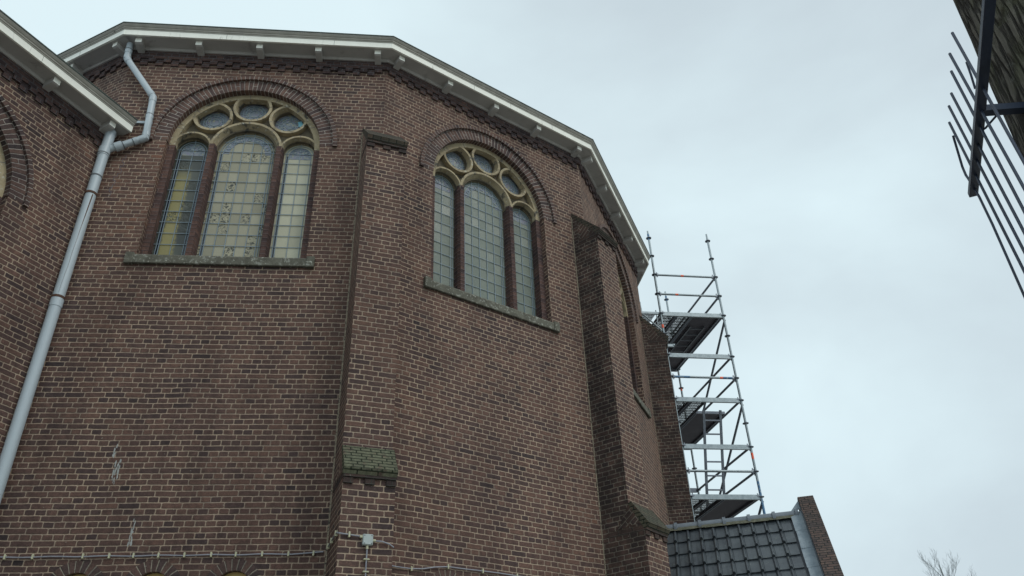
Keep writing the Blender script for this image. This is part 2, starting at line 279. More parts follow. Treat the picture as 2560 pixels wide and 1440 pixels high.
# ------------------------------------------------------------------ mesh helpers
class MB:
    def __init__(s): s.v = []; s.f = []; s.uv = []; s.mi = []
    def face(s, pts, uv=None, m=0):
        pts = [Vector(p) for p in pts]
        if uv is None:
            nn = Vector((0, 0, 0))
            for i in range(len(pts)):
                a, b = pts[i], pts[(i+1) % len(pts)]; nn += a.cross(b)
            if nn.length < 1e-12: return
            nn.normalize()
            if abs(nn.z) > .93: uv = [(p.x, p.y) for p in pts]
            else:
                t = Vector((-nn.y, nn.x, 0)).normalized(); w = nn.cross(t)
                if abs(nn.z) < .05: uv = [(p.dot(t), p.z) for p in pts]
                else: uv = [(p.dot(t), p.dot(w)) for p in pts]
        k = len(s.v); s.v += pts; s.f.append(list(range(k, k+len(pts)))); s.uv.append(uv); s.mi.append(m)
    def box8(s, c, m=0):
        """c: 8 corners, bottom ring 0-3 then top ring 4-7"""
        for q in ((3, 2, 1, 0), (4, 5, 6, 7), (0, 1, 5, 4), (1, 2, 6, 5), (2, 3, 7, 6), (3, 0, 4, 7)): s.face([c[i] for i in q], m=m)
    def box(s, fr, u0, u1, z0, z1, d0, d1, m=0):
        s.box8([fr(u0, z0, d0), fr(u1, z0, d0), fr(u1, z0, d1), fr(u0, z0, d1), fr(u0, z1, d0), fr(u1, z1, d0), fr(u1, z1, d1), fr(u0, z1, d1)][::1], m)
    def bar(s, a, b, w, h, up=(0, 0, 1), m=0):
        a = Vector(a); b = Vector(b); d = (b-a).normalized(); x = d.cross(Vector(up)).normalized(); y = x.cross(d)
        c = []
        for p in (a, b):
            for (i, j) in ((-1, -1), (1, -1), (1, 1), (-1, 1)): c.append(p + x*i*w/2 + y*j*h/2)
        s.box8(c, m)
    def tube(s, pts, r, seg=10, m=0, cap=True):
        pts = [Vector(p) for p in pts]; n = len(pts); rs = r if isinstance(r, (list, tuple)) else [r]*n
        ref = None; rings = []
        for i, p in enumerate(pts):
            d = ((pts[i]-pts[i-1]).normalized() if i else Vector((0, 0, 0))) + ((pts[i+1]-pts[i]).normalized() if i < n-1 else Vector((0, 0, 0)))
            d.normalize()
            if ref is None:
                ref = Vector((0, 0, 1)) if abs(d.z) < .8 else Vector((1, 0, 0))
                x = d.cross(ref).normalized()
            else: x = (x - d*x.dot(d)).normalized()
            y = d.cross(x); k = 1.0
            if 0 < i < n-1:
                cs = (pts[i]-pts[i-1]).normalized().dot((pts[i+1]-pts[i]).normalized()); k = 1/max(.6, sqrt((1+cs)/2))
            rings.append([p + (x*cos(2*pi*j/seg) + y*sin(2*pi*j/seg))*rs[i]*(k if 0 < i < n-1 else 1) for j in range(seg)])
        for a, b in zip(rings, rings[1:]):
            for j in range(seg): s.face([a[j], a[(j+1) % seg], b[(j+1) % seg], b[j]], m=m)
        if cap: s.face(rings[0][::-1], m=m); s.face(rings[-1], m=m)
    def plate(s, fr, outer, holes, d0, d1, m=0, mrev=None, back=False, uvf=None):
        """polygon with holes in (u,z), front face at depth d1, sides down to d0"""
        loops = [outer] + list(holes)
        tris = tessellate_polygon([[Vector((p[0], p[1], 0)) for p in l] for l in loops]); flat = [p for l in loops for p in l]
        for t in tris:
            P = [flat[i] for i in t]
            a = (P[1][0]-P[0][0])*(P[2][1]-P[0][1]) - (P[1][1]-P[0][1])*(P[2][0]-P[0][0])
            if abs(a) < 1e-10: continue
            if a < 0: P = P[::-1]
            s.face([fr(p[0], p[1], d1) for p in P], [uvf(p) for p in P] if uvf else None, m)
            if back: s.face([fr(p[0], p[1], d0) for p in P[::-1]], None, m)
        for l in loops:
            ar = sum(l[i][0]*l[(i+1) % len(l)][1]-l[(i+1) % len(l)][0]*l[i][1] for i in range(len(l)))
            q = l if (ar > 0) == (l is outer) else l[::-1]
            acc = 0
            for i in range(len(q)):
                a, b = q[i], q[(i+1) % len(q)]; dl = sqrt((a[0]-b[0])**2+(a[1]-b[1])**2)
                if dl < 1e-6: continue
                v = [(d0, acc), (d0, acc+dl), (d1, acc+dl), (d1, acc)]
                s.face([fr(a[0], a[1], d0), fr(b[0], b[1], d0), fr(b[0], b[1], d1), fr(a[0], a[1], d1)], v, m if mrev is None else mrev); acc += dl
    def sweep(s, fr, prof, u0, u1, k0, k1, m=0, cap=True):
        """extrude profile [(dep,z)] along u with mitred ends: u = u0 - dep*k0, u1 + dep*k1"""
        A = [fr(u0 - d*k0, z, d) for d, z in prof]; B = [fr(u1 + d*k1, z, d) for d, z in prof]; n = len(prof)
        for i in range(n): s.face([A[i], B[i], B[(i+1) % n], A[(i+1) % n]], m=m)
        if cap: s.face(A[::-1], m=m); s.face(B, m=m)
    def ring(s, fr, c, r0, r1, a0, a1, d0, d1, n=40, m=0, uvs=True):
        """annular sector with thickness; angles ccw from +u"""
        closed = abs(a1-a0) > 2*pi-1e-6
        for i in range(n):
            p, q = a0+(a1-a0)*i/n, a0+(a1-a0)*(i+1)/n
            P = lambda r, a, d: fr(c[0]+r*cos(a), c[1]+r*sin(a), d)
            rm = (r0+r1)/2; v0, v1 = rm*p, rm*q
            s.face([P(r0, p, d1), P(r1, p, d1), P(r1, q, d1), P(r0, q, d1)], [(r0, v0), (r1, v0), (r1, v1), (r0, v1)], m)
            s.face([P(r1, p, d1), P(r1, p, d0), P(r1, q, d0), P(r1, q, d1)], [(d1, v0), (d0, v0), (d0, v1), (d1, v1)], m)
            s.face([P(r0, p, d0), P(r0, p, d1), P(r0, q, d1), P(r0, q, d0)], [(d0, v0), (d1, v0), (d1, v1), (d0, v1)], m)
        if not closed:
            for a, sg in ((a0, 1), (a1, -1)):
                F = [fr(c[0]+r0*cos(a), c[1]+r0*sin(a), d0), fr(c[0]+r1*cos(a), c[1]+r1*sin(a), d0), fr(c[0]+r1*cos(a), c[1]+r1*sin(a), d1), fr(c[0]+r0*cos(a), c[1]+r0*sin(a), d1)]
                s.face(F if sg > 0 else F[::-1], [(r0, d0), (r1, d0), (r1, d1), (r0, d1)], m)
    def build(s, name, mats, parent=None, smooth=False, bevel=0):
        me = bpy.data.meshes.new(name); me.from_pydata([tuple(v) for v in s.v], [], s.f)
        uvl = me.uv_layers.new(name='UVMap'); k = 0
        for uv in s.uv:
            for c in uv: uvl.data[k].uv = c; k += 1
        if not isinstance(mats, (list, tuple)): mats = [mats]
        for mm in mats: me.materials.append(M[mm] if isinstance(mm, str) else mm)
        for p, i in zip(me.polygons, s.mi): p.material_index = i; p.use_smooth = smooth
        me.validate(); me.update()
        if smooth or bevel:
            import bmesh
            bm = bmesh.new(); bm.from_mesh(me); bmesh.ops.remove_doubles(bm, verts=bm.verts, dist=1e-5)
            if smooth:
                for e_ in bm.edges:
                    if len(e_.link_faces) == 2 and e_.calc_face_angle(0) > R(40): e_.smooth = False
            bm.to_mesh(me); bm.free()
        o = bpy.data.objects.new(name, me); COL.objects.link(o)
        if bevel:
            md = o.modifiers.new('b', 'BEVEL'); md.width = bevel; md.segments = 1; md.limit_method = 'ANGLE'; md.angle_limit = R(50)
        if parent: o.parent = parent; o.matrix_parent_inverse = parent.matrix_world.inverted()
        return o
def thing(name, label, cat, loc=(0, 0, 0), group=None):
    o = bpy.data.objects.new(name, None); COL.objects.link(o); o.location = loc; o['label'] = label; o['category'] = cat
    if group: o['group'] = group
    o.matrix_world = Matrix.Translation(loc)
    o.empty_display_size = .2
    return o
def tag(o, label, cat, group=None, kind=None):
    if label: o['label'] = label
    if cat: o['category'] = cat
    if group: o['group'] = group
    if kind: o['kind'] = kind
    return o
def rayv(px, py):
    u, v = px-1280, py-720; r = -ROLL
    u, v = u*cos(r)-v*sin(r), u*sin(r)+v*cos(r); c, s_ = cos(PITCH), sin(PITCH)
    return Vector((u, FPX*c+v*s_, FPX*s_-v*c))

# ------------------------------------------------------------------ survey of the apse
TH = 0.5366; K = tan(TH/2); YAW = 0.12187
P0 = Vector((-5.60306, 8.23712)); L1 = 3.825; LF = 3.92
class Facet:
    def __init__(s, O, ang, L): s.O = O; s.t = Vector((cos(ang), sin(ang))); s.n = Vector((s.t.y, -s.t.x)); s.L = L; s.ang = ang
    def __call__(s, u, z, d): q = s.O + s.t*u + s.n*d; return Vector((q.x, q.y, z + H0))     # z measured from the eye level
    def end(s): return s.O + s.t*s.L
F = {}
F[1] = Facet(P0, YAW, L1)
for i in range(2, 7): F[i] = Facet(F[i-1].end(), YAW + TH*(i-1), LF)
for i in (0, -1): a = YAW + TH*(i-1); F[i] = Facet(F[i+1].O - Vector((cos(a), sin(a)))*LF, a, LF)
AF = Facet(Vector((-5.557, 8.243)), atan2(.91156, .41116), 0.0)   # wing wall, u negative towards the camera
DZ = 1.762                                # the wing is this much lower
ZG = -H0
def arc(cx, cz, r, a0, a1, n): return [(cx+r*cos(a0+(a1-a0)*i/n), cz+r*sin(a0+(a1-a0)*i/n)) for i in range(n+1)]

church = thing('church', 'dark brown brick church apse with arched leaded windows under white eaves', 'church', (-1.8, 9.5, 0))

def window_hole(uc, dz=0):
    return [(uc-1.07, 5.99-dz), (uc+1.07, 5.99-dz), (uc+1.07, 8.10-dz)] + arc(uc, 8.10-dz, 1.25, 0, pi, 48) + [(uc-1.07, 8.10-dz)]
def small_hole(uc, zc): return [(uc-.19, 1.0), (uc+.19, 1.0), (uc+.19, zc)] + arc(uc, zc, .30, 0, pi, 20) + [(uc-.19, zc)]
WC = {1: 1.875, 2: 1.945, 3: 1.945}
SM = {1: [1.05, 1.80, 2.607], 2: [1.18, 1.94, 2.70]}
SMZ = 1.965
for i in range(-1, 7):
    f = F[i]; mb = MB(); holes = []
    if i in WC: holes.append(window_hole(WC[i]))
    if i in SM: holes += [small_hole(x, SMZ) for x in SM[i]]
    mb.plate(f, [(0, ZG), (f.L, ZG), (f.L, 9.93), (0, 9.93)], holes, -.34, 0)
    mb.build('wall', 'brick', church)
mb = MB(); mb.plate(AF, [(-8.5, ZG), (0, ZG), (0, 9.93-DZ), (-8.5, 9.93-DZ)], [window_hole(-2.06, DZ), window_hole(-6.2, DZ)], -.34, 0); mb.build('wing_wall', 'brick', church)

# ---- eaves
def eaves(f, u0, u1, k0, k1, dz, brs, capped=False):
    zb, zt = 9.911-dz, 10.111-dz
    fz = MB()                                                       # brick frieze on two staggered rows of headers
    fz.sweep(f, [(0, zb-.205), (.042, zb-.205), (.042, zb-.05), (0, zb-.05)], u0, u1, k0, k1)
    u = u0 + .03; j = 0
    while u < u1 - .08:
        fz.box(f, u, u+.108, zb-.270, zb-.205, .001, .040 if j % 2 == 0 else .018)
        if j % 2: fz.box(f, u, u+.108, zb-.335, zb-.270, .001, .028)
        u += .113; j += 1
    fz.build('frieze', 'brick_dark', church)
    c = MB()
    c.sweep(f, [(0, zb-.055), (.062, zb-.052), (.07, zb-.002), (0, zb-.002)], u0, u1, k0, k1, 1)          # inner batten
    c.sweep(f, [(.0, zb), (.275, zb), (.275, zb+.06), (0, zb+.06)], u0, u1, k0, k1, 1)                    # soffit board
    c.sweep(f, [(.275, zb-.008), (.302, zb-.008), (.302, zb+.098), (.275, zb+.098)], u0, u1, k0, k1, 0)   # fascia
    mo = [(.275, zb+.098), (.308, zb+.098), (.312, zb+.115), (.322, zb+.120), (.324, zb+.138), (.336, zb+.146), (.352, zb+.168), (.356, zb+.182), (.275, zb+.182)]
    c.sweep(f, mo, u0, u1, k0, k1, 2)
    c.sweep(f, [(.20, zb+.182), (.364, zb+.182), (.364, zt), (.20, zt)], u0, u1, k0, k1, 3)
    for uj in ([u0+(u1-u0)*.37, u0+(u1-u0)*.79] if k0 else [-5.6, -3.3, -1.35]):
        c.box(f, uj-.002, uj+.002, zb-.006, zb+.096, .300, .3028, 3)
    co_ = c.build('eaves', ['white_wood', 'soffit_wood', 'mould_wood', 'gutter'], church)
    for b in brs:
        m = MB(); w = .047
        pr = [(0, zb-.115), (.205, zb-.095), (.235, zb-.082), (.235, zb-.002), (0, zb-.002)]
        A = [f(b-w, z, d) for d, z in pr]; B = [f(b+w, z, d) for d, z in pr]
        for q in range(5): m.face([A[q], B[q], B[(q+1) % 5], A[(q+1) % 5]], m=0 if q == 2 else 1)
        m.face(A[::-1], m=1); m.face(B, m=1)
        m.box(f, b-w-.012, b+w+.012, zb-.014, zb-.003, .0, .229, 1)
        m.build('bracket', ['white_wood', 'soffit_wood'], co_)
BRS = [.13, 1.005, 1.90, 2.78, 3.68]
for i in range(-1, 7): eaves(F[i], 0, F[i].L, K, K, 0, [b*(F[i].L/3.82) for b in BRS])
eaves(AF, -8.5, .085, 0, 0, DZ, [-.17-.887*j for j in range(9)])
# ---- roofs (low pitched, out of sight from below)
ctr = F[1](F[1].L/2, 0, -F[1].L/2/K).xy
rf = MB(); zt = 10.111
for i in range(-1, 7):
    f = F[i]; a = f(-.30*K, zt, .30); b = f(f.L+.30*K, zt, .30); rf.face([a, b, Vector((ctr.x, ctr.y, zt+H0+2.2))])
rf.build('apse_roof', 'slate', church)
rf = MB(); rf.face([AF(-8.5, zt-DZ, .3), AF(.05, zt-DZ, .3), AF(.05, zt-DZ+1.5, -3.4), AF(-8.5, zt-DZ+1.5, -3.4)]); rf.build('wing_roof', 'slate', church)

# ---- windows
def gl(name, base, alt, **k): return glass_mat(name, base, alt, .139, .1865, **k)
def lights(f, uc, dz, kinds, win):
    z0 = 6.22-dz; zs = 8.10-dz; D = -.25
    for (cx, hw), kd in zip(((-.756, .230), (0, .41), (.756, .230)), kinds):
        c = uc+cx; cols = 2 if hw < .3 else 5; bo = .070
        key = 'glass_%s_%d' % (kd, cols) + '_%.2f' % c
        pu = (2*hw-2*bo)/cols
        base = {'dark': ((.05, .055, .05), (.09, .095, .075)), 'beige': ((.25, .23, .16), (.34, .315, .225)), 'pale': ((.38, .36, .26), (.48, .46, .34)), 'sage': ((.155, .175, .145), (.18, .20, .165))}[kd]
        M[key] = glass_mat(key, base[0], base[1], pu, .1865, u0=f.t.dot(f.O)+c-hw+bo, v0=z0+H0+.05, rough_frac={'dark': .35, 'beige': .36, 'pale': .0, 'sage': .0}[kd],
                           band=(f.t.dot(f.O)+c-.15, f.t.dot(f.O)+c+.03, zs-.35+H0, (.25, .215, .085)) if kd == 'dark' else None)
        g = MB()
        poly = [(c-hw, z0), (c+hw, z0), (c+hw, zs)] + arc(c, zs, hw, 0, pi, 24)[1:-1] + [(c-hw, zs)]
        g.plate(f, poly, [], D-.012, D-.004, uvf=lambda p: (f.t.dot(f.O)+p[0], p[1]+H0))
        g.build('pane', M[key], win)
        # leads
        l = MB(); r = .0036
        top = lambda x: zs + sqrt(max(0, (hw)**2-(x-c)**2))
        def vline(x, off=0.0, d=D+.002):
            rr = hw-off; zt_ = zs + (sqrt(max(0, rr*rr-(x-c)**2)) if abs(x-c) <= rr else 0)
            l.box(f, x-r, x+r, z0+off*.6, zt_, d-.004, d+.006)
        for k in range(1, cols): vline(c-hw+bo+pu*k)
        for off in (.038, bo):
            for sg in (-1, 1):
                x = c+sg*(hw-off); l.box(f, x-r, x+r, z0+.01, zs, D-.002, D+.007)
            rr = hw-off; l.ring(f, (c, zs), rr-r, rr+r, 0, pi, D-.002, D+.007, 24)
        l.box(f, c-hw, c+hw, z0+.045, z0+.054, D-.002, D+.0065)
        z = z0+.05+.1865
        while z < zs+hw-.05:
            x = hw if z < zs else sqrt(max(0, hw*hw-(z-zs)**2))
            l.box(f, c-x, c+x, z-.004, z+.004, D+.004, D+.009)
            z += .1865
        # tracery of the coloured head: scrolls
        for q in range(3 if cols == 2 else 7):
            a = pi*(q+1)/(4 if cols == 2 else 8); rr = hw-bo-.045
            l.ring(f, (c+rr*cos(a), zs+rr*sin(a)), .027, .033, 0, 2*pi, D-.002, D+.005, 12)
        l.build('lead_came', 'lead', win)
        for sg in ((-1, 1) if kd == 'dark' else (-1,)):
            x0, x1 = sorted((c+sg*(hw-.04), c+sg*(hw-.068))); q = MB(); q.box(f, x0, x1, z0+.02, zs, D-.01, D-.002); q.build('dark_border', 'glass_black', win)
        if kd != 'sage': q = MB(); q.box(f, c-hw+.04, c+hw-.04, z0+.012, z0+.044, D-.01, D-.0022); q.build('dark_border', 'glass_black', win)
        s = MB()
        ri, ro = hw-bo-.085, hw-bo+.0
        if cols == 2: s.plate(f, arc(c, zs, hw-bo, 0, pi, 16) + [(c-hw+bo, zs-.06), (c+hw-bo, zs-.06)], [], D-.01, D-.0015)
        else: s.ring(f, (c, zs), ri, ro, 0, pi, D-.01, D-.0015, 20)
        s.build('coloured_glass', 'stained', win)
def window(f, uc, dz, kinds):
    zs = 8.10-dz
    t = MB()                                                        # stone tracery
    ocs = ((-.545, .60), (0, .805), (.545, .60))
    outer = arc(uc, zs, 1.03, 0, pi, 48)
    bot = [(uc-.985, zs)] + arc(uc-.756, zs, .229, pi, 0, 16)[1:] + arc(uc, zs, .41, pi, 0, 24) + arc(uc+.756, zs, .229, pi, 0, 16)
    t.plate(f, outer+bot, [arc(uc+a, zs+b, .215, 0, 2*pi, 28)[:-1] for a, b in ocs], -.26, -.185, 1)
    t.ring(f, (uc, zs), .975, 1.07, 0, pi, -.2, -.10, 48)
    for a, b in ocs:
        n_ = 32
        t.ring(f, (uc+a, zs+b), .243, .282, 0, 2*pi, -.2, -.103, n_)
        for i in range(n_):                                         # splayed reveal towards the roundel
            p, q = 2*pi*i/n_, 2*pi*(i+1)/n_; P = lambda r, an, d: f(uc+a+r*cos(an), zs+b+r*sin(an), d)
            t.face([P(.214, p, -.25), P(.243, p, -.105), P(.243, q, -.105), P(.214, q, -.25)], [(0, 0)]*4)
    t.ring(f, (uc, zs), .475, .512, 0, pi, -.2, -.106, 32)
    for sg in (-1, 1): t.ring(f, (uc+sg*.756, zs), .25, .28, 0, pi, -.2, -.109, 20)
    for cx, r0, r1 in ((0, .408, .475), (-.756, .227, .25), (.756, .227, .25)):
        for i in range(24):
            p, q = pi*i/24, pi*(i+1)/24; P = lambda r, an, d: f(uc+cx+r*cos(an), zs+r*sin(an), d)
            t.face([P(r0, p, -.24), P(r1, p, -.108), P(r1, q, -.108), P(r0, q, -.24)], [(0, 0)]*4)
    def joint(c, r0, r1, a, d):
        da = .0035/((r0+r1)/2); t.ring(f, c, r0, r1, a-da, a+da, d-.01, d+.0012, 1, 2)
    for q in range(1, 8): joint((uc, zs), .976, 1.069, pi*q/8+.06, -.10)
    for q, (a, b) in enumerate(ocs):
        for k in range(3): joint((uc+a, zs+b), .244, .281, .5+q*.4+k*2.1, -.103)
    for q in (1, 2, 3): joint((uc, zs), .476, .511, pi*q/4, -.106)
    for sg in (-1, 1): joint((uc+sg*.756, zs), .251, .279, pi/2, -.109)
    win = t.build('window', ['stone', 'stone_dark', 'ply'], church)
    lights(f, uc, dz, kinds, win)
    for a, b in ocs:
        g = MB(); g.plate(f, arc(uc+a, zs+b, .225, 0, 2*pi, 28)[:-1], [], -.27, -.245); g.build('roundel', 'stained', win)
        l = MB()
        for r in (.07, .125, .165): l.ring(f, (uc+a, zs+b), r-.004, r+.004, 0, 2*pi, -.25, -.238, 28)
        for k in range(8):
            an = pi/4*k; c0 = (uc+a+.125*cos(an), zs+b+.125*sin(an)); l.ring(f, c0, .03, .036, 0, 2*pi, -.25, -.2385, 8)
        for k in range(4):
            an = pi/2*k; l.bar(f(uc+a+.165*cos(an), zs+b+.165*sin(an), -.241), f(uc+a+.2*cos(an), zs+b+.2*sin(an), -.241), .008, .008)
        l.build('lead_ring', 'lead', win)
    if f is F[1]: q = MB(); q.ring(f, (uc+.545, zs+.60), .13, .19, -.1, .55, -.25, -.2375, 6); q.build('blue_reflection', 'glass_reflection', win)  # light blue sky reflection in one roundel, put in as a coloured piece
    ar = MB(); ar.ring(f, (uc, zs), 1.06, 1.253, 0, pi, -.11, .002, 56); ar.build('archivolt', 'brick_arch', win)
    hd = MB(); hd.ring(f, (uc, zs), 1.252, 1.312, -.02, pi+.02, -.01, .042, 56); hd.build('hood_mould', 'brick_arch', win)
    for sg in (-1, 1):
        j = MB()
        pl = [(1.09, -.10), (.972, -.10), (.982, -.16), (.985, -.27), (1.09, -.27)]
        A = [f(uc+sg*x, 6.0-dz, d) for x, d in pl]; B = [f(uc+sg*x, zs, d) for x, d in pl]
        for q in range(5):
            qq = (q+1) % 5; j.face([A[q], A[qq], B[qq], B[q]] if sg > 0 else [A[qq], A[q], B[q], B[qq]])
        j.build('jamb', 'brick_jamb', win)
        j = MB()
        pl = [(.415, -.27), (.418, -.16), (.437, -.105), (.508, -.105), (.527, -.16), (.53, -.27)]
        A = [f(uc+sg*x, 6.05-dz, d) for x, d in pl]; B = [f(uc+sg*x, zs+.06, d) for x, d in pl]
        for q in range(6):
            qq = (q+1) % 6; j.face([A[qq], A[q], B[q], B[qq]] if sg > 0 else [A[q], A[qq], B[qq], B[q]])
        j.build('mullion', 'brick_jamb', win)
    s = MB()
    s.sweep(f, [(-.3, 5.95-dz), (.0, 5.965-dz), (.045, 5.96-dz), (.045, 6.075-dz), (.035, 6.095-dz), (-.22, 6.235-dz), (-.3, 6.245-dz)], uc-1.15, uc+1.15, 0, 0)
    for sg in (-1, 1):
        a, b = sorted((uc+sg*1.08, uc+sg*1.185)); s.box(f, a, b, 5.95-dz, 6.12-dz, -.01, .058)
    s.build('sill', 'sill', win, bevel=.008)
window(F[1], WC[1], 0, ('dark', 'beige', 'pale'))
window(F[2], WC[2], 0, ('sage', 'sage', 'sage'))
window(F[3], WC[3], 0, ('sage', 'sage', 'sage'))
window(AF, -2.06, DZ, ('sage', 'sage', 'beige'))
for i in SM:
    for x in SM[i]:
        f = F[i]; m = MB()
        m.plate(f, [(x-.195, 1.0), (x+.195, 1.0), (x+.195, SMZ)] + arc(x, SMZ, .195, 0, pi, 16)[1:-1] + [(x-.195, SMZ)], [], -.2, -.075)
        w = m.build('blind_arch', 'yellow', church)
        a = MB(); a.ring(f, (x, SMZ), .185, .302, 0, pi, -.08, .002, 24); a.build('arch_ring', 'brick_ring', w)

# ---- buttresses
WB = .277
def buttress(i, soot):
    f0, f1 = F[i-1], F[i]; n = (f0.n+f1.n).normalized(); t = Vector((-n.y, n.x)); Q = f1.O
    def fr(u, z, d): q = Q + t*u + n*d; return Vector((q.x, q.y, z+H0))
    m = MB(); back = -.12
    # upper stage
    pts = [(back, ZG), (.377, ZG), (.377, 7.90), (back, 8.43)]
    for sg in (-1, 1):
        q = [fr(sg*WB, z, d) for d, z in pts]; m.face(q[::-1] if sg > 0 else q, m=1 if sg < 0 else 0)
    m.face([fr(-WB, 3.0, .377), fr(WB, 3.0, .377), fr(WB, 7.9, .377), fr(-WB, 7.9, .377)])
    # lower stage, kept 3 mm proud at its sides
    w2 = WB+.003; pts = [(.0, ZG), (.575, ZG), (.575, 3.02), (.378, 3.30), (.0, 3.30)]
    for sg in (-1, 1):
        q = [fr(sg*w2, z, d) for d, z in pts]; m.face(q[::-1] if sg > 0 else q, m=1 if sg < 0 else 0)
    m.face([fr(-w2, ZG, .575), fr(w2, ZG, .575), fr(w2, 3.02, .575), fr(-w2, 3.02, .575)])
    m.face([fr(-w2, 3.02, .575), fr(w2, 3.02, .575), fr(w2, 3.30, .378), fr(-w2, 3.30, .378)])
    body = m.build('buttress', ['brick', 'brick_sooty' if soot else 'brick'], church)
    for sg in (-1, 1):                                              # pale mortar seam where the buttress meets the wall
        ff = f0 if sg < 0 else f1; u_ = (f0.L - WB/(t.dot(f0.t))) if sg < 0 else WB/(t.dot(f1.t))
        j_ = MB(); a_, b_ = (u_-.016, u_+.004) if sg < 0 else (u_-.004, u_+.016)
        j_.box(ff, a_, b_, ZG, 8.38, .0005, .006); j_.build('mortar_seam', 'seam', body)
    # sloping caps with an overhanging nose, a band and three small corbels
    for (d0, z0, d1, z1, mt, wx) in ((back+.01, 8.435, .377, 7.905, 'brick_cap', WB), (.376, 3.315, .575, 3.035, 'brick_moss', w2)):
        c = MB(); sl = Vector((d1-d0, z1-z0)).normalized(); nn = Vector((-sl.y, sl.x))
        e = Vector((d1, z1)) + sl*.055; a = Vector((d0, z0)); th = nn*.05
        pr = [tuple(a), tuple(a+th), tuple(e+th), (e.x+.004, e.y-.03), (e.x-.03, e.y-.035)]
        c.sweep(fr, pr, -wx-.006, wx+.006, 0, 0)
        c.box(fr, -wx-.004, wx+.004, z1-.105, z1-.036, .02, d1+.034, 1)
        for k in range(3):
            u = -wx+.0 + k*(2*wx-.105)/2; c.box(fr, u, u+.105, z1-.17, z1-.105, d1-.02, d1+.022, 1)
        c.build('weathering', [mt if not (soot and d1 > .5) else 'brick_cap2', 'brick_band'], body, bevel=.004)
        # tumbled brickwork on the flanks
        for sg in (-1, 1):
            tr = MB()
            h = .40 if d1 < .5 else .24
            if d1 < .5: P_ = [(d0+.12, z0-.128), (d1-.002, z1), (d1-.002, z1-.04), (d0+.14, z1-.05)]
            else: P_ = [(.37, 3.315), (d1-.002, z1), (.18, z1-.02)]
            ang = atan2(sl.y, sl.x); x = wx+.0035
            uvs = [((p[0]*(-sin(ang))+p[1]*cos(ang)), (p[0]*cos(ang)+p[1]*sin(ang))) for p in P_]
            q = [fr(sg*x, p[1], p[0]) for p in P_]
            if sg < 0: tr.face(q[::-1], uvs[::-1])
            else: tr.face(q, uvs)
            tr.build('tumbled_brick', 'brick_sooty' if soot else 'brick', body)
    return fr
B1 = buttress(2, False); B2 = buttress(3, True); buttress(4, True); buttress(5, True); buttress(6, True)

# ---- bird lime streaks on the wall
for (u, z, h, w, n_) in ((1.13, 3.46, .12, .03, 7), (1.19, 3.22, .26, .06, 26), (1.50, 2.56, .26, .035, 18)):
    s = MB()
    for k in range(n_):
        a = u+rnd.uniform(-1, 1)*w*.5; b = z+rnd.uniform(-.5, .5)*h; hh = rnd.uniform(.012, .045); ww = rnd.uniform(.003, .009)
        ps = [(a+ww*cos(x)*rnd.uniform(.5, 1.2), b+hh*sin(x)) for x in [2*pi*q/7 for q in range(7)]]
        s.plate(F[1], ps, [], .0, .0022+.0001*k)
    tag(s.build('bird_lime', 'lime', church), 'white bird lime streak', None)
# ---- stepped crack beside the pipe
s = MB(); x, z = .33, 7.78
for k in range(11):
    s.box(F[1], x-.003, x+.003, z-.065, z, .0, .0015); x2 = x+rnd.choice((-.035, -.02, .03, -.03)); s.box(F[1], min(x, x2), max(x, x2), z-.069, z-.063, .0, .0017); x = x2; z -= .065
s.build('crack', 'ply', church)

# ------------------------------------------------------------------ drainpipes
f = F[1]
dp = thing('drainpipe', 'thick pale grey drainpipe in the corner below the lower eaves, rust stained', 'drainpipe', f(.08, ZG, .12))
m = MB(); m.tube([f(.095, 8.10, .12), f(.085, 7.6, .115), f(.075, ZG, .115)], .068, 18); m.build('pipe', 'pvc', dp, smooth=True)
for z, mt, hh, rr in ((7.72, 'pvc', .07, .077), (7.675, 'rubber', .009, .0785), (7.28, 'rubber', .01, .074), (6.98, 'rust', .017, .075), (5.36, 'rust', .017, .075), (5.29, 'pvc', .06, .073)):
    m = MB(); m.tube([f(.083, z-hh, .115), f(.083, z+hh, .115)], rr, 18); m.build('collar' if mt != 'rust' else 'strap', mt, dp, smooth=True)
m = MB(); ax = f(.078, 0, .115)
cd = Vector((-ax.x, -ax.y)).normalized()
for k, (zz, ww) in enumerate(((6.94, .008), (6.75, .0075), (6.5, .005), (6.3, .003), (6.05, .0022), (5.8, .0018), (5.6, .0015))):
    pass
def ax2(z): return f(.095-.010*(8.1-z)/.5, 0, .12-.005*(8.1-z)/.5) if z > 7.6 else f(.085-.010*(7.6-z)/9.2, 0, .115)
def onpipe(a, z): c_, s_ = cos(a), sin(a); v = Vector((cd.x*c_-cd.y*s_, cd.x*s_+cd.y*c_)); return Vector((ax2(z).x+v.x*.0712, ax2(z).y+v.y*.0712, z+H0))
tr = [(6.94, .30, .10), (6.75, .22, .09), (6.55, .14, .06), (6.40, .08, .035), (6.2, .03, .022), (6.0, -.05, .02), (5.85, -.02, .018), (5.6, -.15, .016), (5.4, -.18, .012)]
for (z0, a0, w0), (z1, a1, w1) in zip(tr, tr[1:]): m.face([onpipe(a0-w0, z0), onpipe(a0+w0, z0), onpipe(a1+w1, z1), onpipe(a1-w1, z1)])
m.build('rust_streak', 'rust', dp)
dq = thing('drainpipe', 'thin pale grey zigzag drainpipe dropping from the high eaves above the window', 'drainpipe', f(.5, 7.8, .1))
pth = [f(-.03, 9.90, .12), f(-.018, 9.60, .10), f(.505, 8.84, .085), f(.555, 8.04, .085), f(.12, 7.78, .105)]
m = MB(); m.tube(pth, .047, 16); m.build('pipe', 'pvc', dq, smooth=True)
def collar(a, b, tt, hh=.03, r=.053, mt='pvc', nm='collar'):
    a = Vector(a); b = Vector(b); c_ = a.lerp(b, tt); d_ = (b-a).normalized(); q = MB(); q.tube([c_-d_*hh, c_+d_*hh], r, 16); q.build(nm, mt, dq, smooth=True)
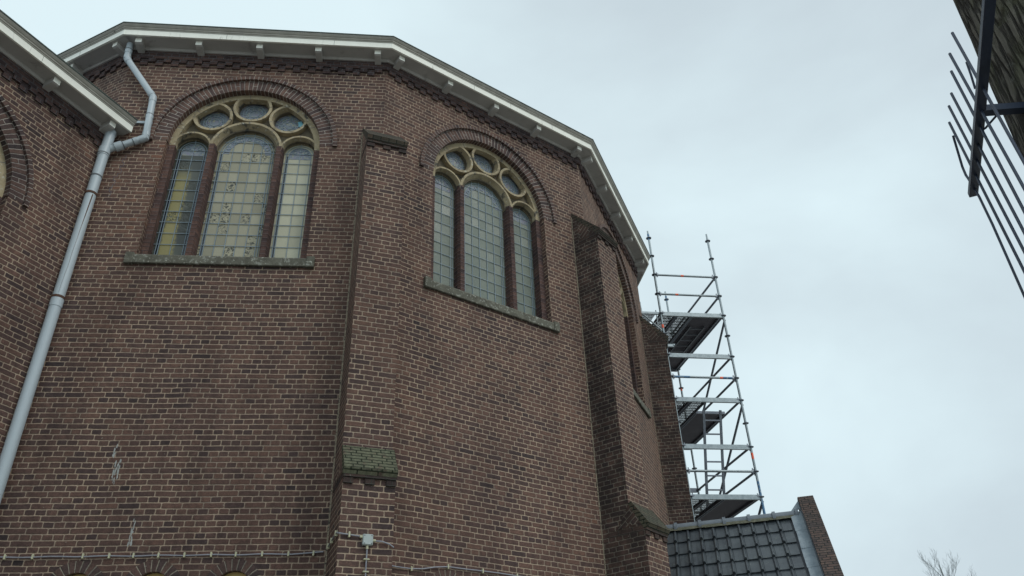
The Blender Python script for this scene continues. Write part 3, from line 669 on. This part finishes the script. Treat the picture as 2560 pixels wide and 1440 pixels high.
for a, b, tt in ((0, 1, .55), (0, 1, .93), (1, 2, .05), (1, 2, .93), (2, 3, .08), (2, 3, .5), (2, 3, .92), (3, 4, .10), (3, 4, .28), (3, 4, .72)):
    collar(pth[a], pth[b], tt, .032 if tt != .72 else .05, .0525 if tt != .72 else .066)
for a, b, tt in ((0, 1, .42), (2, 3, .455), (3, 4, .33), (3, 4, .60)): collar(pth[a], pth[b], tt, .006, .055, 'rubber', 'seal')
m = MB(); m.box(f, .34, .56, 8.375, 8.415, .004, .03); m.build('wall_clip', 'pvc', dq)

# ------------------------------------------------------------------ cables
def cable_thing(label, fr_pts, r=.0075):
    t_ = thing('cable', label, 'cable', fr_pts[0])
    m_ = MB(); m_.tube(fr_pts, r, 8); m_.build('wire', 'cable', t_, smooth=True); return t_
cp = [f(.10+.11*k, 2.305+.004*sin(k*1.3)+(.0 if k < 28 else .004*(k-28)), .022) for k in range(31)]
cp += [f(3.50, 2.325, .022)]
cb = cable_thing('grey cable clipped along the brick wall above the three small arches', cp)
for x in (.31, .58, 1.07, 1.33, 1.57, 1.82, 2.08, 2.35, 2.60, 2.87, 3.14, 3.40):
    z_ = 2.308; m = MB(); m.box(f, x-.009, x+.009, z_-.026, z_+.026, .001, .034); m.build('clip', 'clip', cb, bevel=.003)
c2 = [B1(-WB-.022, 2.335, .06), B1(-WB-.022, 2.345, .3), B1(-WB-.022, 2.355, .56), B1(-WB-.0, 2.34, .60), B1(-.20, 2.335, .598), B1(-.06, 2.322, .598)]
cb = cable_thing('short grey cable turning round the lower corner of the buttress to the box', c2)
for p in ((-WB-.022, 2.34, .1), (-WB-.022, 2.345, .3), (-WB-.02, 2.355, .53)):
    m = MB(); m.box(B1, p[0]-.014, p[0]+.016, p[1]-.028, p[1]+.028, p[2]-.009, p[2]+.009); m.build('clip', 'clip', cb, bevel=.003)
m = MB(); m.box(B1, -.185, -.167, 2.305, 2.362, .576, .612); m.build('clip', 'clip', cb, bevel=.003)
cb = cable_thing('grey cable sagging from the right side of the box to the wall', [B1(.085, 2.285, .598), B1(.16, 2.285, .598), B1(.24, 2.262, .598), B1(.285, 2.235, .59)])
cb = cable_thing('grey cable dropping straight down from the bottom of the box', [B1(.012, 2.22, .598), B1(.012, 2.0, .596), B1(.008, 1.0, .596)])
for z in (2.10, 1.98, 1.8):
    m = MB(); m.box(B1, -.018, .042, z-.007, z+.007, .576, .61); m.build('clip', 'clip', cb, bevel=.003)
jb = thing('junction_box', 'small grey electric junction box on the front of the buttress', 'junction box', B1(.012, 2.29, .577))
m = MB(); m.box(B1, -.04, .064, 2.235, 2.345, .577, .622); bx = m.build('case', 'box', jb, bevel=.006)
m = MB(); m.box(B1, -.034, .058, 2.241, 2.339, .6225, .628); m.build('lid', 'box', jb, bevel=.002)
for (u, z) in ((-.024, 2.251), (.048, 2.251), (-.024, 2.329), (.048, 2.329)):
    m = MB(); m.tube([B1(u, z, .622), B1(u, z, .631)], .0055, 8); m.build('screw', 'rubber', jb)
for a, b in (((-.068, 2.318, .598), (-.04, 2.318, .598)), ((.064, 2.288, .598), (.094, 2.288, .598)), ((.012, 2.235, .598), (.012, 2.200, .598))):
    m = MB(); m.tube([B1(*a), B1(*b)], .0135, 10); m.build('gland', 'clip', jb)
f2 = F[2]
c3 = [f2(u, z, .022) for u, z in ((.29, 2.245), (.40, 2.232), (.50, 2.222), (.69, 2.222), (.85, 2.240), (1.0, 2.275), (1.17, 2.298), (1.4, 2.298), (1.65, 2.303), (1.85, 2.305), (2.2, 2.30), (2.6, 2.305), (3.2, 2.30), (3.65, 2.30))]
cb = cable_thing('grey cable running in a shallow wave low on the wall right of the buttress', c3)
for u, z in ((.69, 2.222), (1.17, 2.298), (1.65, 2.303), (2.15, 2.30), (2.6, 2.305), (3.1, 2.30)):
    m = MB(); m.box(f2, u-.009, u+.009, z-.026, z+.026, .001, .034); m.build('clip', 'clip', cb, bevel=.003)

# ------------------------------------------------------------------ scaffold tower
FR = Vector((4.548, 15.091)); FL = Vector((3.162, 14.871)); ZT = 10.721; g = R(103.64)
sx = (FR-FL).normalized(); sy = Vector((cos(g), sin(g))); SW = (FR-FL).length; SL = 2.57
def S(a, s_, k, dz=0): q = FL + sx*a + sy*s_; return Vector((q.x, q.y, ZT-.5*k+H0+dz))     # a across, s_ away, k rosette number from the top
sc = thing('scaffold', 'tall galvanised steel scaffold tower with ladder beside the church', 'scaffold', (FR.x, FR.y, 0))
KB = int((ZT+H0)/.5)
def standard(a, s_, ktop=0, kbot=KB, spig=.2, blue=()):
    m_ = MB(); m_.tube([S(a, s_, ktop, .04), S(a, s_, (ZT+H0)/.5, .02)], .0242, 12)
    st = m_.build('standard', 'galv', sc, smooth=True)
    m_ = MB(); m_.tube([S(a, s_, ktop, .02), S(a, s_, ktop, .08), S(a, s_, ktop, .09), S(a, s_, ktop, spig)], [.026, .024, .019, .018], 10); m_.build('spigot', 'galv', st, smooth=True)
    for k in range(ktop, kbot+1):
        m_ = MB(); c_ = S(a, s_, k)
        m_.tube([c_-Vector((0, 0, .005)), c_+Vector((0, 0, .005))], .061, 14); m_.tube([c_-Vector((0, 0, .014)), c_+Vector((0, 0, .014))], .032, 12); m_.build('rosette', 'galv_dark', st)
    for (k0, k1, mt) in blue:
        m_ = MB(); m_.tube([S(a, s_, k0), S(a, s_, k1)], .0253, 12); m_.build('paint_band', mt, st, smooth=True)
standard(0, 0, 0, blue=((-.22, .1, 'blue_paint'), (4.55, 4.72, 'orange'))); standard(SW, 0, 0, blue=((11.4, 12.75, 'blue_paint'), (10.25, 10.5, 'orange')))
standard(SW, SL, 0, spig=.24, blue=((-.2, .1, 'blue_paint'), (4.95, 5.15, 'orange'))); standard(0, SL, 3, blue=())
def wedge(st_, a, s_, k, d):
    m_ = MB(); c_ = S(a, s_, k); p = Vector((d.x, d.y, 0)); m_.bar(c_+p*.035, c_+p*.085, .04, .055); m_.bar(c_+p*.055+Vector((0, 0, -.06)), c_+p*.055+Vector((0, 0, .07)), .008, .02, up=(p.x, p.y, 0)); m_.build('wedge_head', 'galv_dark', st_)
def tubebar(A, B, mt='galv', r=.0242, nm='ledger', marks=()):
    m_ = MB(); m_.tube([A, B], r, 10); o = m_.build(nm, mt, sc, smooth=True)
    for t0, t1, mt2 in marks:
        m_ = MB(); m_.tube([A.lerp(B, t0), A.lerp(B, t1)], r+.001, 10); m_.build('paint_band', mt2, o, smooth=True)
    return o
ks_rail = {2: ((.42, .47, 'orange'),), 3: ((.27, .32, 'orange'),), 7: ((.02, .28, 'blue_paint'), (.76, .81, 'orange'), (.81, .96, 'blue_paint')), 11: ()}
for k, mk in ks_rail.items():
    o = tubebar(S(.04, 0, k), S(SW-.04, 0, k), nm='guard_rail', marks=mk); wedge(o, 0, 0, k, sx); wedge(o, SW, 0, k, -sx)
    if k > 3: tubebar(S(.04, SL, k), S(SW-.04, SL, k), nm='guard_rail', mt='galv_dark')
for k in (4, 6, 8, 10, 12, 16, 20):
    for s_ in (0, SL):
        m_ = MB(); A, B = S(.03, s_, k), S(SW-.03, s_, k); o_ = Vector((0, 0, 1))
        m_.bar(A-o_*.03, B-o_*.03, .045, .05); m_.bar(A+o_*.012-Vector((sy.x, sy.y, 0))*.012, B+o_*.012-Vector((sy.x, sy.y, 0))*.012, .012, .055)
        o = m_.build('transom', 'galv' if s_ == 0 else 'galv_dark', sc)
        if s_ == 0: wedge(o, 0, 0, k, sx); wedge(o, SW, 0, k, -sx)
for k in (2, 3, 4, 6, 7, 8, 10, 11, 12, 16, 20):
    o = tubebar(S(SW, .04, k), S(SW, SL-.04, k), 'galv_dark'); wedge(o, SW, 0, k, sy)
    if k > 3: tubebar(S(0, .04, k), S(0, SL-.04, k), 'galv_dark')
for k in (4, 8, 12, 16): tubebar(S(SW+.05, .06, k, -.06), S(SW+.05, SL-.25, k+4, .1), 'galv_dark', nm='diagonal_brace')
for k in (7,): tubebar(S(SW, SL, k, -.1), S(SW-.62, SL-.1, k, .02), 'galv_dark', nm='end_rail')
for k in (4, 8, 12, 16):
    z = -.012
    def deck(a0, a1, s0, s1, mt, nm, rib=True):
        m_ = MB(); zz = S(0, 0, k).z+.015
        c8 = [S(a0, s0, k), S(a1, s0, k), S(a1, s1, k), S(a0, s1, k)]
        lo = [Vector((p.x, p.y, zz)) for p in c8]; hi = [Vector((p.x, p.y, zz+.004 if mt == 'perf' else zz+.014)) for p in c8]
        m_.face(lo[::-1], [(0, 0), (0, s1-s0), (a1-a0, s1-s0), (a1-a0, 0)][::1], 0) if mt == 'perf' else m_.box8(lo+hi, 0)
        
        o = m_.build(nm, mt, sc)
        if rib:
            e_ = MB()
            for a in (a0+.01, a1-.01):
                p, q = S(a, s0, k), S(a, s1, k); p.z = q.z = zz-.02; e_.bar(p, q, .02, .055)
            for s_ in (s0+.01, s1-.01):
                p, q = S(a0+.02, s_, k), S(a1-.02, s_, k); p.z = q.z = zz-.018; e_.bar(p, q, .03, .05)
            e_.build('side_rail', 'galv_dark', o)
        return o
    deck(.05, .35, .03, SL-.03, 'perf', 'steel_deck'); deck(.385, .685, .03, SL-.03, 'perf', 'steel_deck')
    s0 = .03
    if k == 8: s0 = .62
    d_ = deck(.72, SW-.06, s0, SL-.03, 'ply', 'plywood_deck')
    if k == 4:                                                     # folded ladder under the hatch
        l_ = MB(); zz = S(0, 0, k).z-.03
        for a in (.84, 1.16):
            p, q = S(a, .45, k), S(a, 1.9, k); p.z = q.z = zz; l_.bar(p, q, .03, .04)
        for j in range(6):
            p, q = S(.84, .55+.26*j, k), S(1.16, .55+.26*j, k); p.z = q.z = zz; l_.bar(p, q, .022, .022)
        l_.build('folded_ladder', 'galv_dark', d_)
# hatch lid standing open and ladder
la = MB(); t0, b0 = (.45, 8, -.02), (1.05, 12, .03)
def lad(a, w): s_ = t0[0]+(b0[0]-t0[0])*w; p = S(a, s_, 8); p.z += -.02-(2.0-.03)*w; return p
lo = la
for a in (.80, 1.16): la.bar(lad(a, 0), lad(a, 1), .028, .05, up=(sx.x, sx.y, 0))
for j in range(1, 8): la.bar(lad(.80, j*.135-.03), lad(1.16, j*.135-.03), .026, .026)
la.build('ladder', 'galv_dark', sc)
# side bracket with its own plank on the church side
bk = MB(); wB = .43
bk.bar(S(-wB, 0, 4), S(-.03, 0, 4), .045, .05); bk.tube([S(-wB+.02, 0, 4, -.02), S(-.03, 0, 4, -.42)], .017, 8)
bk.tube([S(-wB, 0, 4, -.02), S(-wB, 0, 4, .12), S(-wB, 0, 4, .13), S(-wB, 0, 4, .27)], [.024, .024, .018, .018], 10)
bk.tube([S(-.10, 0, 4, -.3), S(-.10, 0, 4, .08)], .012, 8)
bo = bk.build('side_bracket', 'galv', sc)
m = MB(); zz = S(0, 0, 4).z+.028; q = [S(-.40, .0, 4), S(-.08, .0, 4), S(-.08, 1.6, 4), S(-.40, 1.6, 4)]
for p in q: p.z = zz
m.face(q[::-1], [(0, 0), (0, 1.3), (.34, 1.3), (.34, 0)]); m.build('bracket_deck', 'perf', bo)
m = MB(); m.bar(S(-.03, .1, 5.45), S(.22, .1, 5.45), .05, .06); m.bar(S(.2, .1, 5.42), S(.24, .1, 5.42), .07, .03); m.build('coupler', 'galv', sc)

# ------------------------------------------------------------------ annex with tiled roof
RA = Vector((2.31, 13.68)); RB = Vector((4.525, 13.134)); ZR = 3.775
rt = (RB-RA).normalized(); rn = Vector((rt.y, -rt.x)); RL = (RB-RA).length; SLP = R(50)
def AN(u, s_, h=0.0):                                               # u along ridge, s_ down the slope, h above the roof plane
    q = RA + rt*u + rn*(s_*cos(SLP) + h*sin(SLP)); return Vector((q.x, q.y, ZR + H0 - s_*sin(SLP) + h*cos(SLP)))
an = thing('annex_building', 'low annex with dark glazed tile roof and brick end wall', 'outbuilding', (3.4, 12.5, 0))
tm = MB(); TW, TL = .208, .31; NR = 13
prof = [(0, .012), (.006, .030), (.020, .038), (.034, .036), (.044, .020), (.048, -.002), (.060, -.002), (.066, .006), (.13, .004), (.208, .008)]
nc = int((RL+1.0)/TW)+1
for r_ in range(NR):
    for c_ in range(-5, nc-4):
        u0 = c_*TW+.02; s0 = .05+r_*TL; jit = rnd.uniform(-.004, .004); jt2 = rnd.uniform(0, .005); ju = rnd.uniform(-.003, .003)
        if u0+TW > RL+.02: continue
        top = [AN(u0+x+ju, s0, h*.8+.000+jit) for x, h in prof]; bot = [AN(u0+x+ju, s0+TL+.035, h+.022+jt2) for x, h in prof]; low = [AN(u0+x+ju, s0+TL+.035, h+.002+jt2) for x, h in prof]
        for i_ in range(len(prof)-1):
            tm.face([bot[i_], bot[i_+1], top[i_+1], top[i_]]); tm.face([low[i_], low[i_+1], bot[i_+1], bot[i_]])
        # nib: raised lower end of the roll
        a_ = [AN(u0+x+ju, s0+TL-.01, h+.030+jt2) for x, h in prof[:6]]; b_ = [AN(u0+x+ju, s0+TL+.04, h+.040+jt2) for x, h in prof[:6]]; c__ = [AN(u0+x+ju, s0+TL+.04, h+.006) for x, h in prof[:6]]
        for i_ in range(5): tm.face([b_[i_], b_[i_+1], a_[i_+1], a_[i_]]); tm.face([c__[i_], c__[i_+1], b_[i_+1], b_[i_]])
roof = tm.build('roof', 'tile', an, smooth=False)
bk2 = MB()
bk2.face([AN(-1, 0, -.01), AN(-1, 4.1, -.01), AN(RL, 4.1, -.01), AN(RL, 0, -.01)])
def AB(u, s_): q = RA + rt*u - rn*(s_*cos(SLP)); return Vector((q.x, q.y, ZR+H0-s_*sin(SLP)))
bk2.face([AB(RL, 0), AB(RL, 3), AB(-.2, 3), AB(-.2, 0)]); bk2.build('roof_deck', 'slate', an)
m = MB(); pts = []
for k in range(26):
    u = -.9+k*(RL+.9)/25; h = .035+rnd.uniform(-.012, .012); pts.append(u)
    if k: m.face([AN(pts[k-1], .10+rnd.uniform(0, .02), .052), AN(u, .10+rnd.uniform(0, .02), .052), AN(u, .02, .07), AN(pts[k-1], .02, .07)])
m.build('mortar_bed', 'mortar', an)
u = -.9
while u < RL-.03:
    m = MB(); e_ = min(u+.40, RL-.02)
    def RT(uu, a, r): q = RA+rt*uu+rn*(r*cos(a)); return Vector((q.x, q.y, ZR+H0+.0+r*1.05*sin(a)))
    secs = [(u, .082), (e_-.05, .082), (e_-.049, .104), (e_, .106)]
    for (ua, ra), (ub, rb) in zip(secs, secs[1:]):
        for j in range(10):
            a0, a1 = -.25+3.64*j/10, -.25+3.64*(j+1)/10
            m.face([RT(ua, a0, ra), RT(ub, a0, rb), RT(ub, a1, rb), RT(ua, a1, ra)])
    m.face([RT(e_, -.25+3.64*j/10, .098) for j in range(11)])
    m.face([RT(e_-.05, -.25+3.64*j/10, .104) for j in range(10, -1, -1)])
    m.build('ridge_tile', 'tile_ridge', roof, smooth=True); u += .40
# end wall rising above the tiles
wl = MB(); U0, U1 = RL+.03, RL+.275
def EW(u, x, z): q = RA+rt*u+rn*x; return Vector((q.x, q.y, z+H0))
cosS, sinS = cos(SLP), sin(SLP); SL2 = R(49)
prf = [(-1.2, ZG), (2.9, ZG), (2.9, ZR+.30-2.9*tan(SL2)), (-.02, ZR+.31), (-.12, ZR+.31), (-1.2, ZR-.6)]
for uu, sg in ((U0, 1), (U1, -1)):
    q = [EW(uu, x, z) for x, z in prf]; wl.face(q if sg < 0 else q[::-1])
for i_ in range(len(prf)):
    a, b = prf[i_], prf[(i_+1) % len(prf)]; wl.face([EW(U0, *a), EW(U0, *b), EW(U1, *b), EW(U1, *a)][::1], m=1)
wl.build('end_wall', ['brick_coping', 'brick_coping'], an, bevel=0)
fl = MB()
for k in range(9):
    s0, s1 = -.02+k*.45, .45+k*.45+.03
    w_ = .15
    q = [AN(RL-w_+.01*(k % 2), s0, .055+.004*(k%2)), AN(RL-w_, s1, .062), AN(RL+.025, s1, .075), AN(RL+.025, s0, .07)]
    fl.face(q); fl.face([AN(RL+.026, s0, .07), AN(RL+.026, s1, .075), AN(RL+.026, s1, .20), AN(RL+.026, s0, .19)])
    fl.face([AN(RL-w_, s1, .062), AN(RL-w_, s1, .05), AN(RL+.025, s1, .06), AN(RL+.025, s1, .075)])
q = [EW(RL-.14, .04, ZR+.06), EW(RL+.027, .04, ZR+.09), EW(RL+.027, .0, ZR+.25), EW(RL-.09, .0, ZR+.11)]; fl.face(q)
fl.build('flashing', 'flash', an)
m = MB()
ev = 4.05; q = [EW(-1.0, ev*cosS-.1, ZG), EW(RL, ev*cosS-.1, ZG), EW(RL, ev*cosS-.1, ZR-ev*sinS), EW(-1.0, ev*cosS-.1, ZR-ev*sinS)]
m.face(q); m.build('wall', 'brick', an)

# ------------------------------------------------------------------ fence, seen from below at the right
fn = .9; RP = Vector((1.99536, 2.41263))*fn; RZ = 2.44225*fn; fa = R(-112.1718+180); fd = Vector((cos(fa), sin(fa))); fnn = Vector((fd.y, -fd.x)); SPC = .12*fn
def FN(s_, z, d=0): q = RP + fd*s_ + fnn*d; return Vector((q.x, q.y, z+H0))
def fhit(px, py):
    r = rayv(px, py); k = (RP.dot(fnn))/(r.x*fnn.x+r.y*fnn.y); X = r*k; return Vector((X.x, X.y, X.z+H0))
fe = thing('fence', 'blue black steel bar fence with spiked tops reaching past the trunk', 'fence', (RP.x, RP.y, 0))
m = MB(); m.bar(FN(-1.6, RZ), FN(6.55*SPC, RZ), .036, .026); m.build('top_rail', 'steel_black', fe, bevel=.002)
m = MB(); m.bar(FN(-1.6, -1.3, -.1), FN(6.55*SPC, -1.3, -.1), .036, .026); m.build('bottom_rail', 'steel_black', fe)
tips = [(2380.5, 82), (2374, 134), (2378, 178), (2378, 233), (2372, 265), (2373, 306), (2382.6, 339)]
lows = [(2560, 405), (2560, 470), (2560, 527), (2549.6, 560), (2525, 560), (2501, 560), (2480.8, 560)]
for k, (tp, lw) in enumerate(zip(tips, lows)):
    A = fhit(*tp); B = fhit(*lw); d_ = (A-B).normalized(); E_ = B - d_*((B.z-.2)/d_.z); m = MB()
    if k == 6:
        C_ = fhit(2410, 431); D_ = fhit(2423, 450); m.tube([A, C_.lerp(A, .15), C_.lerp(D_, .35), D_, fhit(2448, 492), B, E_], .0052, 8)
    else: m.tube([A, B, E_], .0056, 8)
    m.build('bar', 'steel_black', fe, smooth=True)
m = MB(); m.tube([fhit(2416, 155), fhit(2427, 186), fhit(2438, 222)], .0042, 8); m.build('broken_bar', 'steel_black', fe)
def zhit(px, py, z): r = rayv(px, py); X = r*(z/r.z); return Vector((X.x, X.y, z+H0))
m = MB(); a_, b_ = zhit(2452, 277, RZ), zhit(2520, 272, RZ); b_ = a_+(b_-a_)*3.0; m.bar(a_, b_, .034, .03); m.build('cross_rail', 'steel_black', fe)
m = MB(); m.tube([zhit(2458, 324, RZ-.03), zhit(2464, 320, RZ-.035), zhit(2492, 288, RZ-.03)], .0042, 8); m.build('brace', 'steel_black', fe)
for s_ in (-1.55,):
    m = MB(); m.bar(FN(s_, -H0, .03), FN(s_, RZ+.2, .03), .05, .05); m.build('post', 'steel_black', fe)

# ------------------------------------------------------------------ near tree trunk
tr_ = thing('tree', 'large mossy tree trunk close by behind the steel fence bars', 'tree', (0, 0, 0))
def polar(px, py, D): r = rayv(px, py); h = sqrt(r.x*r.x+r.y*r.y); X = r*(D/h); return X
e1, e2 = polar(2386, 0, 3.3), polar(2553, 379, 3.3)                 # left silhouette of the trunk
dirn = (e1-e2)/(e1.z-e2.z); right = Vector((e2.y, -e2.x, 0)).normalized()
def sil(z): return e2 + dirn*(z-e2.z)
m = MB(); seg = 90; rings = []; zz = [-1.75+.16*k for k in range(62)]
rr2 = random.Random(3); ph = [rr2.uniform(0, 6.28) for _ in range(12)]
for z in zz:
    rad = .46 + (.30*max(0, -z)**1.6*.25 if z < 0 else 0) - .012*z; c_ = sil(z) + right*(.46-.012*z)
    ring = []
    for j in range(seg):
        a = 2*pi*j/seg
        rj = rad*(1+.020*abs(sin(15*a+ph[4]+.8*sin(z*1.9+a*5)+.5*sin(z*5.1)))+.012*sin(3*a+ph[0]+z*.3)+.008*sin(7*a+ph[1]+z*.9)+.011*sin(19*a+ph[2]+1.1*sin(z*1.7+a*2))+.010*sin(31*a+ph[3]+1.4*sin(z*2.3+a*3)))+rr2.uniform(-.003, .003)
        ring.append(Vector((c_.x+rj*cos(a), c_.y+rj*sin(a), z+H0)))
    rings.append(ring)
for a, b in zip(rings, rings[1:]):
    for j in range(seg): m.face([a[j], a[(j+1) % seg], b[(j+1) % seg], b[j]])
trk = m.build('trunk', 'bark', tr_, smooth=True)
topc = sil(zz[-1]) + right*.36; topc.z += H0
m = MB(); rl = random.Random(5)
def limb(mb_, p, d, ln_, r, lev):
    pts = [p]; dd = d.copy()
    for k in range(4):
        dd = (dd + Vector((rl.uniform(-.18, .18), rl.uniform(-.18, .18), rl.uniform(-.02, .16)))).normalized(); pts.append(pts[-1]+dd*ln_/4)
    mb_.tube(pts, [r*(1-.14*k) for k in range(5)], 5 if lev else 8)
    if lev < 3:
        for k in range(2, 5):
            for q in range(1 if lev == 0 else 2):
                v = (dd + Vector((rl.uniform(-.9, .9), rl.uniform(-.9, .9), rl.uniform(-.1, .7)))).normalized(); limb(mb_, pts[k], v, ln_*.62, r*.5, lev+1)
for k in range(5):
    a = 2*pi*k/5; limb(m, topc-Vector((0, 0, .1)), Vector((cos(a)*.5+.35, sin(a)*.5-.1, .9)).normalized(), 3.0, .17, 0)
m.build('crown', 'bark', tr_, smooth=True)

# ------------------------------------------------------------------ far bare tree behind the annex
def bare_tree(label, px, py, Y, seed, spread=1.0):
    r = rayv(px, py); X = r*(Y/r.y); top = X.z+H0
    t_ = thing('tree', label, 'tree', (X.x, X.y, 0)); q = random.Random(seed)
    tm_ = MB(); base = Vector((X.x+.4, X.y, 0)); pts = [base + Vector((-.4*(k/8)**2, 0, (top-.5)*k/8)) for k in range(9)]
    tm_.tube(pts, [.30*(1-k/8.8) + .004 for k in range(9)], 8); tm_.build('trunk', 'twig', t_, smooth=True)
    cm = MB()
    def br(p, d, ln_, r, lev):
        ps = [p]; dd = d.copy(); nseg = 5
        for k in range(nseg):
            dd = (dd + Vector((q.uniform(-.14, .14), q.uniform(-.14, .14), q.uniform(-.02, .14)))).normalized(); ps.append(ps[-1]+dd*ln_/nseg)
        cm.tube(ps, [max(.0035, r*.8*(1-.17*k)) for k in range(nseg+1)], 4, cap=False)
        if lev < 3:
            for k in range(1, nseg+1):
                for _ in range(1):
                    v = (dd + Vector((q.uniform(-.75, .75), q.uniform(-.75, .75), q.uniform(0, .5)))).normalized(); br(ps[k], v, ln_*.55, r*.5, lev+1)
    for k in range(15):
        w_ = .35+.63*k/15; i_ = w_*8; a, b = pts[int(i_)], pts[min(8, int(i_)+1)]; p = a.lerp(b, i_-int(i_)); an_ = k*2.4
        br(p, Vector((cos(an_)*.85*spread, sin(an_)*.85*spread, .80)).normalized(), (2.9*(1.08-w_)+.62), .07*(1.15-w_)+.008, 0)
    br(pts[-1], Vector((-.1, 0, 1)), .55, .012, 1); br(pts[-2], Vector((.2, 0, 1)).normalized(), 1.1, .014, 1)
    cm.build('crown', 'twig', t_)
bare_tree('bare leafless tree far behind the annex, its top just showing', 2340, 1388, 46, 12)

# ------------------------------------------------------------------ ground
m = MB(); G = 400
m.face([(-G, -G, 0), (G, -G, 0), (G, G, 0), (-G, G, 0)]); tag(m.build('ground', 'ground'), None, None, kind='structure')
